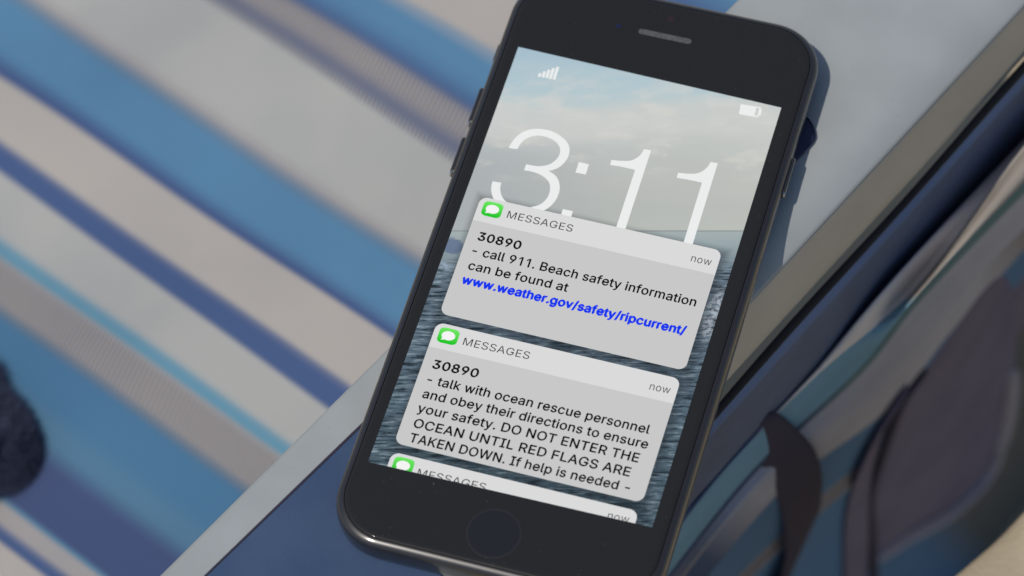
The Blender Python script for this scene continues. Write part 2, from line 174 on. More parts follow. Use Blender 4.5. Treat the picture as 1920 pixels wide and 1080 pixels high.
# ------------------------------------------------------------------ letters (outlines of a plain sans serif, 1/1000 em)
GLYPHS = {"-":[453,[[337,244,337,188,114,188,114,244]]],".":[188,[[95,-4,83,-3,73,1,63,9,55,18,51,29,50,41,51,53,55,64,63,73,73,81,83,85,95,87,107,85,118,81,128,73,135,64,140,53,141,41,140,29,135,18,128,9,118,1,107,-3]]],"/":[249,[[235,533,71,-76,14,-76,178,533]]],"0":[453,[[227,-7,191,-3,158,7,130,24,105,48,85,77,69,113,57,155,50,202,48,254,50,306,57,353,69,395,85,431,106,461,130,484,159,502,191,512,227,516,262,512,295,502,323,484,348,461,368,431,384,395,396,353,403,306,405,254,403,202,396,155,384,113,368,77,348,48,323,24,295,7,263,-3],[227,50,250,52,271,60,290,74,306,92,320,116,330,144,338,176,342,213,344,254,342,295,338,332,330,365,320,393,306,416,290,435,271,449,250,457,227,460,203,457,182,449,163,435,147,416,134,393,123,365,115,332,111,295,109,254,111,213,115,176,123,144,134,116,147,92,163,74,182,60,203,52]]],"1":[400,[[276,509,276,0,212,0,212,448,209,448,86,358,86,427,198,509]]],"3":[453,[[218,-7,188,-5,159,1,133,10,108,22,88,38,70,57,57,79,48,104,44,132,109,132,112,115,118,100,126,87,137,76,150,66,165,59,182,54,200,51,219,50,239,51,258,55,275,61,291,69,304,80,315,93,323,108,328,125,329,145,328,163,323,180,316,196,306,211,292,223,275,234,254,241,229,246,201,248,157,248,157,299,288,448,288,452,70,452,70,509,372,509,372,461,211,278,211,289,247,290,279,286,308,276,333,262,354,244,371,222,383,198,391,173,393,145,390,116,383,90,370,66,354,45,333,27,309,12,281,2,251,-5]]],"8":[453,[[226,-7,193,-5,163,1,136,11,111,25,91,42,74,62,62,84,54,109,52,135,53,156,58,176,65,195,75,212,87,228,101,241,117,252,134,260,153,265,153,267,129,276,109,289,93,308,80,330,73,354,70,380,73,405,79,429,90,450,106,469,124,485,146,498,170,508,197,514,226,516,255,514,282,508,306,498,328,485,346,469,361,450,373,429,379,405,382,380,379,354,372,330,359,308,343,289,323,276,300,267,300,265,319,260,335,252,351,241,365,228,377,212,387,195,395,176,399,156,401,135,398,109,391,84,378,62,362,42,341,25,317,11,289,1,259,-5],[226,49,248,50,267,54,285,60,300,69,313,79,323,91,331,106,335,121,337,139,335,157,330,173,322,189,312,202,298,213,283,223,265,230,247,234,226,235,206,234,187,230,169,223,154,213,140,202,130,189,122,173,117,157,115,139,117,121,121,106,129,91,139,79,152,69,167,60,185,54,205,50],[226,290,244,291,260,294,274,300,287,308,298,318,307,330,314,344,318,359,319,376,318,392,314,407,308,420,299,432,288,442,275,449,260,455,244,459,226,460,208,459,192,455,177,449,164,442,153,432,145,420,138,407,134,392,133,376,134,359,138,344,145,330,154,318,165,308,178,300,193,294,209,291]]],"9":[453,[[226,516,256,513,285,506,310,494,333,478,352,458,368,434,380,408,387,378,389,347,387,322,382,296,373,270,359,240,340,207,315,168,200,0,130,0,301,248,307,248,302,238,295,229,287,221,278,214,268,207,257,202,245,198,232,195,218,195,188,197,161,203,137,214,116,229,98,247,83,269,72,294,66,321,64,352,66,382,73,411,85,436,101,459,120,479,143,494,168,506,196,513],[226,460,207,459,190,454,174,446,160,435,148,423,138,407,131,390,127,372,125,352,127,331,131,313,138,295,148,280,160,268,174,257,190,250,207,245,226,243,245,245,263,249,279,257,293,267,305,280,314,295,322,312,326,330,327,350,326,371,322,390,314,407,305,422,293,435,279,446,263,454,245,459]]],"A":[480,[[16,0,201,509,276,509,463,0,395,0,287,302,280,323,272,346,264,372,255,402,244,438,232,478,245,478,233,437,222,402,213,371,204,345,197,322,191,302,85,0],[110,142,110,199,370,199,370,142]]],"B":[456,[[60,0,60,509,241,509,274,507,304,501,329,491,350,477,367,461,381,442,390,421,396,398,398,374,397,353,393,336,387,320,378,307,368,295,356,286,343,278,329,272,315,267,315,262,331,260,347,254,363,245,378,234,391,220,402,203,411,184,416,161,418,136,416,111,410,88,400,67,386,48,368,31,344,18,317,8,284,2,247,0],[125,57,245,57,281,60,309,67,330,80,344,96,353,115,355,137,354,153,350,169,342,184,333,197,320,209,306,218,289,225,269,229,248,231,125,231],[125,285,238,285,256,287,273,290,288,296,302,304,314,314,323,326,330,340,335,355,336,372,333,393,326,412,313,429,294,442,270,449,240,452,125,452]]],"C":[510,[[267,-7,225,-3,186,7,150,25,119,49,92,79,70,115,53,157,44,203,40,254,44,305,53,352,70,393,92,429,119,459,150,484,186,501,225,512,267,516,293,514,317,511,340,504,362,496,383,485,402,471,419,456,435,438,448,418,459,397,467,373,473,348,408,348,404,365,397,380,389,395,380,407,369,418,357,428,344,437,330,444,315,449,300,453,284,455,267,456,237,453,209,445,184,432,161,414,141,391,125,364,113,332,106,295,103,254,106,213,113,177,125,145,141,117,161,94,184,76,210,63,237,56,267,53,284,54,300,56,315,60,330,65,344,72,357,81,369,90,380,102,389,114,397,128,404,144,408,160,473,160,467,135,459,112,448,91,435,71,420,53,402,38,383,24,363,13,341,5,317,-2,293,-6]]],"D":[502,[[219,0,96,0,96,57,215,57,254,60,288,68,318,81,343,99,363,122,379,149,390,181,397,216,399,255,397,294,390,329,379,361,364,388,344,410,320,428,291,441,258,449,221,452,93,452,93,509,225,509,273,505,315,495,353,478,385,455,412,426,433,391,449,351,458,306,462,255,458,205,449,159,433,119,411,83,384,54,351,31,312,14,268,3],[125,509,125,0,60,0,60,509]]],"E":[419,[[60,0,60,509,372,509,372,452,125,452,125,286,355,286,355,229,125,229,125,57,375,57,375,0]]],"F":[410,[[60,0,60,509,369,509,369,452,125,452,125,278,346,278,346,221,125,221,125,0]]],"G":[520,[[269,-7,225,-3,185,7,149,25,118,49,91,79,69,116,53,157,43,203,40,254,43,305,53,352,69,393,91,429,117,459,149,484,184,501,223,512,265,516,291,514,316,510,340,504,363,494,384,483,403,469,421,453,436,436,449,416,460,395,468,373,474,349,408,349,402,365,395,379,387,393,378,406,368,417,356,427,344,436,330,443,315,448,300,453,283,455,265,456,236,453,209,445,183,432,160,414,141,392,125,364,113,332,106,295,103,254,106,213,113,177,125,145,141,117,161,95,184,76,210,63,238,56,269,53,296,55,322,61,345,71,365,85,382,102,396,123,407,147,413,173,415,202,434,199,283,199,283,256,478,256,478,200,475,160,466,124,451,91,431,62,406,38,377,19,344,5,308,-4]]],"H":[517,[[60,0,60,509,125,509,125,289,392,289,392,509,457,509,457,0,392,0,392,232,125,232,125,0]]],"I":[300,[[31,0,31,57,118,57,118,452,31,452,31,509,269,509,269,452,183,452,183,57,269,57,269,0]]],"K":[467,[[104,145,104,216,116,231,128,246,139,261,151,275,162,289,174,303,187,317,199,331,212,344,364,509,448,509,231,276,228,276],[60,0,60,509,125,509,125,334,124,225,125,193,125,0],[372,0,188,259,228,309,449,0]]],"L":[393,[[60,0,60,509,125,509,125,57,361,57,361,0]]],"M":[628,[[60,0,60,509,152,509,277,187,280,179,284,170,287,159,299,123,303,110,307,97,311,84,322,49,307,49,318,83,330,121,342,158,346,169,349,179,352,187,476,509,568,509,568,0,504,0,504,291,504,327,505,369,506,413,507,457,513,457,508,441,503,425,498,409,482,363,477,348,472,335,467,322,456,291,342,0,286,0,170,291,167,300,163,310,159,321,145,361,140,376,134,392,129,408,124,424,118,441,112,457,119,457,120,416,121,372,122,328,122,291,122,0]]],"N":[523,[[60,0,60,509,136,509,343,183,349,174,355,163,363,151,371,137,379,122,388,107,396,90,405,73,414,55,405,54,403,72,402,90,401,108,400,126,399,142,399,157,399,195,399,509,463,509,463,0,387,0,202,290,194,303,186,317,177,331,168,346,159,363,148,381,108,452,119,454,122,384,123,363,124,345,124,328,125,313,125,301,125,291,125,0]]],"O":[533,[[267,-7,225,-3,186,7,150,25,119,49,92,79,70,115,53,157,44,203,40,254,44,305,53,352,70,393,92,429,119,459,150,484,186,501,225,512,267,516,309,512,348,501,384,484,415,459,442,429,464,393,480,352,490,305,493,254,490,203,480,157,464,115,442,79,415,49,384,25,348,7,309,-3],[267,53,296,55,324,63,349,76,372,94,392,116,408,144,420,176,428,213,430,254,428,295,420,332,408,365,392,392,372,415,349,433,324,446,296,453,267,456,237,453,210,445,184,433,161,415,142,392,125,364,113,332,106,295,103,254,106,213,113,176,125,144,142,117,161,94,184,76,210,63,237,55]]],"R":[449,[[60,0,60,509,236,509,273,506,305,500,333,489,356,473,376,455,390,433,401,408,407,381,409,352,407,323,401,296,390,271,376,250,356,232,333,217,305,206,273,200,236,198,125,198,125,0],[125,255,234,255,258,256,280,260,298,267,313,276,325,287,334,300,340,316,344,333,345,352,344,371,340,389,334,405,325,419,313,430,298,440,279,446,258,451,233,452,125,452],[353,0,230,229,303,229,428,0]]],"S":[447,[[224,-9,188,-7,156,-1,128,9,102,23,81,40,64,60,51,83,42,109,38,137,104,137,108,118,114,102,123,88,136,76,150,66,166,59,185,53,204,50,224,49,246,50,267,54,286,60,303,69,317,79,329,92,338,106,344,122,346,139,344,154,340,168,332,179,322,189,310,197,296,205,280,211,263,217,245,222,184,239,145,253,112,269,86,289,67,313,56,341,52,372,54,400,62,425,75,448,92,468,113,484,138,498,165,508,195,514,227,516,259,514,289,508,316,498,340,484,360,468,377,449,390,427,398,403,401,378,337,378,332,402,320,421,302,437,280,449,254,456,225,459,204,457,185,454,167,448,152,440,139,430,129,418,121,405,117,391,115,376,117,359,122,345,131,334,142,324,155,315,169,308,184,302,198,297,212,293,264,279,279,275,295,270,312,264,328,256,344,248,359,238,372,226,384,213,395,198,402,180,407,161,408,139,406,112,399,87,386,64,370,43,349,25,323,11,294,0,261,-7]]],"T":[449,[[32,452,32,509,417,509,417,452,257,452,257,0,193,0,193,452]]],"U":[517,[[259,-8,220,-6,186,2,154,15,126,33,103,55,85,80,71,108,63,140,60,173,60,509,124,509,124,178,126,155,132,133,141,113,153,95,169,80,187,68,208,59,232,53,259,52,285,53,309,59,331,68,349,80,364,95,377,113,385,133,391,155,393,178,393,509,457,509,457,173,454,140,446,108,433,80,414,55,391,33,363,15,332,2,297,-6]]],"W":[686,[[155,0,16,509,82,509,163,196,167,179,172,162,175,145,179,128,183,111,187,94,190,76,194,58,197,40,189,40,193,58,196,76,200,94,203,111,207,128,211,145,215,162,220,179,224,196,306,509,380,509,462,196,466,179,470,162,474,145,478,128,482,111,486,94,490,76,494,58,497,40,488,40,492,58,495,76,499,94,503,111,506,128,510,145,523,196,603,509,670,509,530,0,455,0,368,323,362,345,357,368,351,391,346,417,341,445,336,475,350,475,345,446,340,420,335,395,330,371,324,347,318,323,230,0]]],"a":[389,[[160,-9,137,-7,115,-3,94,5,76,15,60,29,48,45,38,63,32,84,30,108,32,128,36,146,43,161,53,174,64,184,78,193,92,200,108,206,125,211,143,214,161,217,178,220,200,223,218,225,234,227,247,229,257,231,265,235,271,240,274,246,276,255,276,257,275,272,272,285,267,297,260,307,251,315,240,322,227,327,212,330,196,331,178,330,163,327,149,322,137,316,127,309,118,301,110,292,104,283,100,274,41,291,51,313,64,331,79,346,95,358,114,368,133,375,153,380,173,383,194,384,208,384,223,382,239,379,255,375,271,369,286,360,300,350,312,336,322,320,330,301,335,278,337,251,337,0,277,0,277,52,272,52,267,43,260,34,252,25,242,16,229,8,215,1,199,-4,181,-7],[170,45,192,47,211,51,228,59,242,68,254,80,263,93,270,108,274,122,276,138,276,190,272,187,267,184,259,182,251,180,241,178,231,176,221,174,210,173,200,171,175,168,161,166,147,163,134,159,122,153,112,147,103,139,97,130,93,118,92,105,93,93,96,82,102,72,109,64,119,57,130,52,142,48,156,46]]],"b":[424,[[229,-8,208,-7,189,-3,172,4,159,12,147,21,138,31,130,41,123,50,118,59,112,59,112,0,53,0,53,509,114,509,114,319,118,319,123,327,130,336,137,346,147,355,158,364,171,373,188,379,207,383,229,384,259,382,287,374,313,361,335,342,354,320,370,293,381,261,388,227,390,189,388,151,381,116,370,84,355,57,336,34,313,16,288,3,260,-6],[220,47,242,49,262,55,279,66,294,80,306,97,316,117,323,139,327,163,328,189,327,215,323,239,316,261,307,281,295,298,280,311,262,322,243,328,220,330,198,328,178,322,161,312,147,299,134,282,125,263,118,241,114,216,113,189,114,162,118,138,125,115,135,95,147,78,162,65,179,55,198,49]]],"c":[396,[[207,-8,174,-5,144,3,117,16,93,35,72,58,56,85,44,116,37,150,34,187,37,225,44,260,56,291,72,318,93,341,117,360,144,374,174,382,207,384,226,384,243,381,260,377,276,371,291,364,305,356,318,346,330,335,340,322,349,308,356,293,362,277,303,262,300,272,295,281,290,289,284,297,278,304,270,311,261,316,252,321,242,325,231,328,220,329,207,330,184,328,163,321,145,310,130,296,118,278,108,258,102,236,98,212,96,187,98,163,102,139,108,117,118,97,130,80,145,66,163,55,184,49,207,46,220,47,232,49,243,52,253,55,262,60,271,66,279,73,285,80,292,89,297,98,301,107,304,117,363,102,357,86,350,70,341,56,331,43,319,32,306,21,292,12,277,5,261,-1,244,-5,226,-7]]],"d":[424,[[195,-8,165,-6,137,3,111,16,89,34,70,57,55,84,43,116,36,151,34,189,36,227,43,261,55,293,70,320,89,342,112,361,137,374,165,382,196,384,218,383,237,379,253,373,267,364,278,355,287,346,295,336,301,327,306,319,311,319,311,509,372,509,372,0,313,0,313,59,307,59,301,50,295,41,287,31,277,21,266,12,252,4,236,-3,217,-7],[205,47,226,49,246,55,263,65,278,78,290,95,299,115,306,138,310,162,312,189,310,216,306,241,300,263,290,282,278,299,263,312,246,322,227,328,205,330,182,328,162,322,145,311,130,298,118,281,108,261,102,239,98,215,96,189,98,163,102,139,109,117,118,97,130,80,145,66,162,55,182,49]]],"e":[404,[[212,-8,177,-5,145,3,117,16,92,35,72,58,56,85,44,116,37,150,34,187,36,224,44,258,55,290,71,317,91,340,115,359,142,373,172,382,205,384,226,383,246,380,266,374,285,366,303,355,319,341,334,324,347,305,357,282,365,256,370,227,371,194,371,169,75,169,75,221,338,221,310,202,308,226,304,248,298,269,288,286,277,301,263,314,246,323,227,328,205,330,183,328,164,323,146,313,131,301,119,286,109,270,102,251,97,231,96,211,96,178,98,151,102,127,110,106,121,88,135,73,151,61,169,53,190,48,212,46,227,47,241,49,254,53,265,58,276,65,285,73,294,82,300,93,306,105,365,91,358,72,348,55,335,39,320,26,302,14,283,4,261,-3,237,-7]]],"f":[254,[[228,379,228,327,6,327,6,379],[81,0,81,432,82,452,87,470,96,486,107,499,120,510,135,519,152,525,169,529,187,530,201,530,212,529,222,527,231,525,238,523,243,521,227,468,215,472,209,473,202,474,195,474,178,472,164,468,154,460,147,449,143,435,142,419,142,0]]],"g":[425,[[207,-151,180,-149,156,-146,134,-140,114,-132,97,-122,82,-110,70,-97,59,-84,51,-69,101,-41,107,-49,114,-57,122,-66,131,-74,142,-82,154,-88,169,-93,187,-96,207,-97,236,-95,261,-87,282,-75,298,-58,308,-34,311,-6,311,68,306,68,301,60,294,51,287,41,277,32,266,23,252,16,236,10,217,6,195,5,165,7,138,14,113,27,90,43,71,65,55,90,43,120,36,154,34,191,36,229,43,263,55,293,71,320,90,342,112,361,138,374,166,382,196,384,218,383,237,379,253,373,267,365,279,356,288,346,296,336,302,327,308,319,313,319,313,379,372,379,372,-9,370,-40,363,-67,350,-90,334,-109,314,-124,291,-136,265,-144,237,-149],[205,59,227,61,246,66,264,75,278,87,290,103,300,121,307,142,311,166,312,193,311,219,307,242,300,264,291,283,279,299,264,312,247,322,227,328,205,330,182,328,163,322,145,312,130,298,118,282,109,262,102,241,98,218,96,193,98,167,102,144,109,123,118,104,131,88,145,76,163,66,183,61]]],"h":[410,[[114,227,114,0,53,0,53,509,114,509,114,287,102,287,116,319,132,344,152,362,175,374,200,382,227,384,252,383,275,377,295,369,313,356,328,340,341,321,350,298,355,271,357,240,357,0,296,0,296,235,293,263,286,286,273,304,256,318,235,326,210,329,192,328,176,324,161,317,147,308,136,297,126,283,119,266,115,248]]],"i":[167,[[53,0,53,379,114,379,114,0],[84,443,73,444,63,448,54,455,47,463,43,472,41,483,43,494,47,504,54,512,63,518,73,522,84,524,95,522,105,518,114,512,121,504,125,494,126,483,125,472,121,463,114,455,105,448,95,444]]],"k":[381,[[110,137,110,212,121,212,284,379,360,379,184,199,177,199],[53,0,53,509,114,509,114,0],[294,0,148,186,191,229,372,0]]],"l":[189,[[139,-2,112,0,91,8,74,20,62,37,55,59,53,84,53,509,114,509,114,99,114,83,117,71,120,62,126,57,135,53,146,52,160,53,170,54,181,3,175,1,169,0,162,-1,154,-2,147,-2]]],"m":[610,[[53,0,53,379,112,379,112,295,108,295,114,314,122,331,132,346,144,358,158,368,172,376,187,382,203,385,219,386,245,383,268,375,287,361,303,342,314,320,321,295,312,295,318,312,326,329,337,343,350,356,364,366,381,375,398,381,417,385,437,386,458,385,478,380,497,372,514,361,529,346,541,328,550,307,555,283,557,255,557,0,496,0,496,254,493,279,485,298,473,313,456,323,438,329,419,330,402,329,387,326,374,320,363,312,353,302,345,290,340,277,336,263,335,247,335,0,274,0,274,260,272,280,265,297,253,311,238,322,220,328,199,330,185,329,171,326,158,320,145,312,135,302,126,289,119,274,115,257,114,238,114,0]]],"n":[410,[[114,227,114,0,53,0,53,379,112,379,112,287,102,287,116,319,132,344,152,362,175,374,200,382,227,384,252,383,275,377,295,369,313,356,328,340,341,321,350,298,355,271,357,240,357,0,296,0,296,235,293,263,286,286,273,304,256,318,235,326,210,329,192,328,176,324,161,317,147,308,136,297,126,283,119,266,115,248]]],"o":[415,[[207,-8,174,-5,144,3,117,16,93,35,72,58,56,85,44,116,37,150,34,187,37,225,44,260,56,291,72,318,93,341,117,360,144,374,174,382,207,384,241,382,271,374,299,360,323,341,343,318,359,291,371,260,379,225,381,187,379,150,371,116,359,85,343,58,323,35,299,16,271,3,241,-5],[207,46,231,49,252,55,270,66,285,80,298,97,307,117,314,139,318,163,319,187,318,212,314,236,307,258,298,278,285,296,270,310,252,321,231,328,207,330,184,328,163,321,145,310,130,296,118,278,108,258,102,236,98,212,96,187,98,163,102,139,108,117,118,97,130,80,145,66,163,55,184,49]]],"p":[424,[[53,-143,53,379,112,379,112,319,118,319,123,327,130,336,137,346,147,355,158,364,171,373,188,379,207,383,229,384,259,382,287,374,313,361,335,342,354,320,370,293,381,261,388,227,390,189,388,151,381,116,370,84,355,57,336,34,313,16,288,3,260,-6,229,-8,208,-7,189,-3,173,4,159,12,147,21,138,31,130,41,124,50,118,59,114,59,114,-143],[220,47,242,49,262,55,279,66,294,80,306,97,316,117,323,139,327,163,328,189,327,215,323,239,316,261,307,281,295,298,280,311,262,322,243,328,220,330,198,328,178,322,161,312,147,299,134,282,125,263,118,241,114,216,113,189,114,162,118,138,125,115,135,95,147,78,162,65,179,55,198,49]]],"r":[259,[[53,0,53,379,112,379,112,321,115,321,124,339,137,354,152,367,171,377,191,383,213,385,229,384,243,384,243,322,230,324,223,325,215,326,207,326,190,324,174,321,159,315,146,306,135,296,126,284,119,269,115,254,114,237,114,0]]],"s":[365,[[182,-8,157,-7,133,-3,112,3,93,12,76,24,62,38,50,54,41,73,36,94,94,107,101,87,111,72,124,60,141,52,160,47,181,45,206,47,227,53,244,62,258,74,265,88,268,103,266,115,262,126,254,136,243,144,229,150,212,155,149,170,118,180,92,192,72,208,58,227,50,249,47,274,49,295,55,314,65,332,79,347,95,360,115,370,137,378,161,383,187,384,212,383,234,379,254,372,271,363,286,352,299,339,309,324,318,308,324,290,268,277,262,291,254,304,243,316,228,325,210,331,187,333,166,331,147,326,131,317,119,305,111,292,109,277,110,264,115,253,124,243,136,235,152,229,172,223,229,209,261,200,287,187,306,171,320,153,328,131,331,107,329,85,323,65,312,47,298,31,281,18,260,6,236,-2,210,-7]]],"t":[227,[[204,379,204,327,6,327,6,379],[65,471,126,471,126,98,127,83,130,70,136,61,144,55,156,51,170,50,185,51,202,54,213,2,207,0,200,-2,192,-3,184,-3,176,-4,168,-4,138,-1,113,7,92,21,77,41,68,64,65,93]]],"u":[410,[[182,-5,158,-3,135,2,115,11,97,23,82,39,69,59,60,82,54,109,53,139,53,379,114,379,114,144,116,117,124,94,137,75,154,61,175,53,200,50,218,51,234,55,249,62,263,71,274,83,283,97,290,113,295,132,296,153,296,379,357,379,357,0,298,0,298,92,307,92,294,60,277,35,257,17,234,5,209,-3]]],"v":[389,[[163,0,17,379,84,379,165,155,173,132,180,110,187,87,193,64,199,42,206,21,184,21,191,42,197,64,203,87,209,110,216,132,224,155,305,379,371,379,226,0]]],"w":[567,[[138,0,23,379,87,379,133,214,140,190,147,164,154,137,161,107,168,75,175,41,165,41,172,74,179,105,186,135,192,163,199,189,206,214,252,379,316,379,362,214,368,189,375,163,382,136,388,106,395,75,402,41,391,41,399,75,406,106,413,135,420,163,427,189,434,214,480,379,545,379,429,0,368,0,319,172,305,225,300,243,295,262,291,280,277,338,291,338,277,280,272,262,267,243,263,225,258,207,253,189,248,172,199,0]]],"y":[389,[[47,-139,61,-86,71,-87,83,-89,94,-90,104,-89,113,-86,122,-81,130,-74,138,-64,145,-51,151,-36,163,-1,17,379,84,379,165,155,173,132,180,109,187,87,193,64,199,42,206,21,184,21,190,42,196,64,202,87,209,110,216,132,224,155,305,379,371,379,204,-58,196,-77,187,-93,177,-107,165,-119,153,-128,139,-136,125,-141,109,-144,91,-145,82,-145,73,-144,65,-143,57,-142,52,-140]]]," ":[188,[]]}
def curve_tris(loops):
    """closed 2-D outlines (mm) -> triangles; every outer outline is filled with the holes that lie in it"""
    area = lambda q: sum(q[i-1][0]*q[i][1]-q[i][0]*q[i-1][1] for i in range(len(q)))/2
    def inside(p, q):
        r = False
        for k in range(len(q)):
            (x0, y0), (x1, y1) = q[k-1], q[k]
            if (y0 > p[1]) != (y1 > p[1]) and p[0] < (x1-x0)*(p[1]-y0)/(y1-y0)+x0: r = not r
        return r
    outers, holes = [], []
    for k, q in enumerate(loops):
        host = [g for m_, g in enumerate(loops) if m_ != k and area(g)*area(q) < 0 and abs(area(g)) > abs(area(q)) and inside(q[0], g)]
        (holes if host else outers).append(q)
    V, F = [], []
    for n_, q in enumerate(outers):
        grp = [q]+[g for g in holes if inside(g[0], q) and area(g)*area(q) < 0]
        cu = bpy.data.curves.new('outline', 'CURVE'); cu.dimensions = '2D'; cu.fill_mode = 'BOTH'
        for lp in grp:
            sp_ = cu.splines.new('POLY'); sp_.points.add(len(lp)-1); sp_.use_cyclic_u = True
            for p, (x, y) in zip(sp_.points, lp): p.co = (x, y, 0, 1)
        o = bpy.data.objects.new('outline', cu); C.objects.link(o)
        dg = bpy.context.evaluated_depsgraph_get(); me = bpy.data.meshes.new_from_object(o.evaluated_get(dg))
        b = len(V); dz = .0005*(n_ % 3)
        V += [(v.co.x, v.co.y, dz) for v in me.vertices]; F += [tuple(w+b for w in p.vertices) for p in me.polygons]
        bpy.data.objects.remove(o); bpy.data.curves.remove(cu); bpy.data.meshes.remove(me)
    return V, F
def text_loops(s, x0, x1, ybase, cap, ybase1=None, slant=0.):
    """outlines of s so that its ink runs from x0 to x1 on the baseline, capitals cap mm high"""
    pen = 0; L = []
    for ch in s:
        a, pl = GLYPHS[ch]
        for q in pl: L.append([(pen+a/2+(q[i]-a/2)*.96, q[i+1]) for i in range(0, len(q), 2)])
        pen += a
    lo = min(x for q in L for x, y in q); hi = max(x for q in L for x, y in q)
    k = (x1-x0)/(hi-lo); ky = cap/509.
    dy = 0 if ybase1 is None else (ybase1-ybase)/(x1-x0)
    return [[(x0+(x-lo)*k+slant*y*ky, ybase+y*ky+dy*(x-lo)*k) for x, y in q] for q in L]
# ------------------------------------------------------------------ the beach chair: armrest, pad, seat, webbing
SLAB = -8.3
a0 = on_z((290, 1080), SLAB)[:2]; a1 = on_z((1375, 0), SLAB)[:2]
c0 = on_z((1401, 567), SLAB)[:2]; c1 = on_z((1920, 5.6), SLAB)[:2]
dirC = (c1-c0)/np.linalg.norm(c1-c0); nC = np.array([dirC[1], -dirC[0]])
def A_at(s): # s = distance along the armrest measured from c0
    d = (a1-a0)/np.linalg.norm(a1-a0); b = a0 + d*((c0-a0) @ d); return b + d*s
def C_at(s): return c0 + dirC*s

def plastic(name, col, rough, spec=.35, spk=.35):
    m = NT(name); v = m.co()
    n1 = m.noise(v, 60, 4); n2 = m.noise(v, 2600, 2)
    c = m.mix(m.smooth(n1, .3, .7, 0, 1), tuple(x*.95 for x in col), tuple(min(1, x*1.04) for x in col))
    n3 = m.noise(v, 900, 1); c = m.mix(m.smooth(n3, .74, .78, 0, spk), c, tuple(x*.8 for x in col))
    return m.bsdf(c, rough, spec, bump=n2, bstr=.15, bdist=.00008)
m_arm = plastic('white_plastic', (.395, .417, .415), .5, .3)
m_skirt = plastic('ivory_plastic', (.54, .50, .43), .6, .25)
chair = thing('beach_chair', 'white plastic beach chair armrest with blue and white striped fabric seat, under the phone', 'beach chair', (0, -60, SLAB-25))

# cross section of the armrest, (position from left edge 0..1 plus mm, depth below the top)
S = np.linspace(-190, 260, 46)
prof = [(0, 1.2, -24), (0, .2, -20), (0, 0, -2.2), (0, .35, -1.1), (0, 1.1, -.35), (0, 2.2, 0), (1, -11, 0), (1, -9, -.05), (1, -7.4, -.24), (1, -5.9, -.58), (1, -4.6, -1.04), (1, -3.4, -1.6), (1, -2.3, -2.22), (1, -1.4, -2.82), (1, -.95, -3.2), (1, -.85, -3.75), (1, -1.7, -3.8)]
def section(pf, s):
    A, Cc = A_at(s), C_at(s); out = []
    u = (Cc-A)/np.linalg.norm(Cc-A)
    for side, d, z in pf:
        b = A if side == 0 else Cc
        p = b + u*d; out.append((p[0], p[1], SLAB+z))
    return out
V, F = lattice([section(prof, s) for s in S])
arm = obj('armrest', V, F, m_arm, chair, angle=60)
prof2 = [(1, -1.75, -3.7), (1, -1.7, -4.2), (1, -.9, -4.22), (1, -.84, -4.3), (1, -.75, -6), (1, -.6, -13), (1, -.6, -22), (1, -.8, -26), (1, -1.5, -28), (1, -3, -28.6), (1, -7, -28.6)]
V, F = lattice([section(prof2, s) for s in S])
obj('side_trim', V, F, m_skirt, arm, angle=60)

# navy pad on the armrest, its far end hidden below the phone
m = NT('navy_foam'); v = m.co(); n1 = m.noise(v, 35, 4, .6); n2 = m.noise(v, 1500, 3)
m_pad = m.bsdf(m.mix(m.smooth(n1, .35, .65), lin((64, 84, 116)), lin((71, 91, 120))), .8, .2, bump=n2, bstr=.4, bdist=.00015)
PT = .8
b0 = on_z((380, 1080), SLAB+PT)[:2]; b1 = on_z((690, 780), SLAB+PT)[:2]
e0 = on_z((834, 1072), SLAB+PT)[:2]; dB = (b1-b0)/np.linalg.norm(b1-b0)
Lb = lambda s: b0 + dB*s
Re = lambda s: e0 + dirC*s
rows = []
far = 66
ends = [(-90, 0), (-60, 0), (-30, 0), (0, 0), (30, 0), (far-8, 0), (far-2.4, .4), (far-.7, 1.6), (far, 3)]
for s, k in ends:
    Lp, Rp = Lb(s), Re(s-14 if s > 0 else s); u = (Rp-Lp)/np.linalg.norm(Rp-Lp)
    r = []
    for side, d, z in ((0, 0, -PT+.02), (0, 0, -.3), (0, .15, -.08), (0, .6, -.05), (0, .75, -.2), (0, .9, 0), (1, -.35, 0), (1, -.12, -.1), (1, 0, -.3), (1, 0, -PT+.02)):
        p = (Lp+u*(d+k) if side == 0 else Rp+u*(d-k)); r.append((p[0], p[1], SLAB+PT+z - (PT-.05 if s == far else 0)*(z > -.5)))
    rows.append(r)
V, F = lattice(rows)
m_bind = NT('dark_piping').bsdf(lin((62, 58, 74)), .7, .2)
obj('armrest_pad', V, F, [m_pad, m_bind], chair, angle=50, mat_idx=[1 if f % 9 < 4 else 0 for f in range(len(F))])

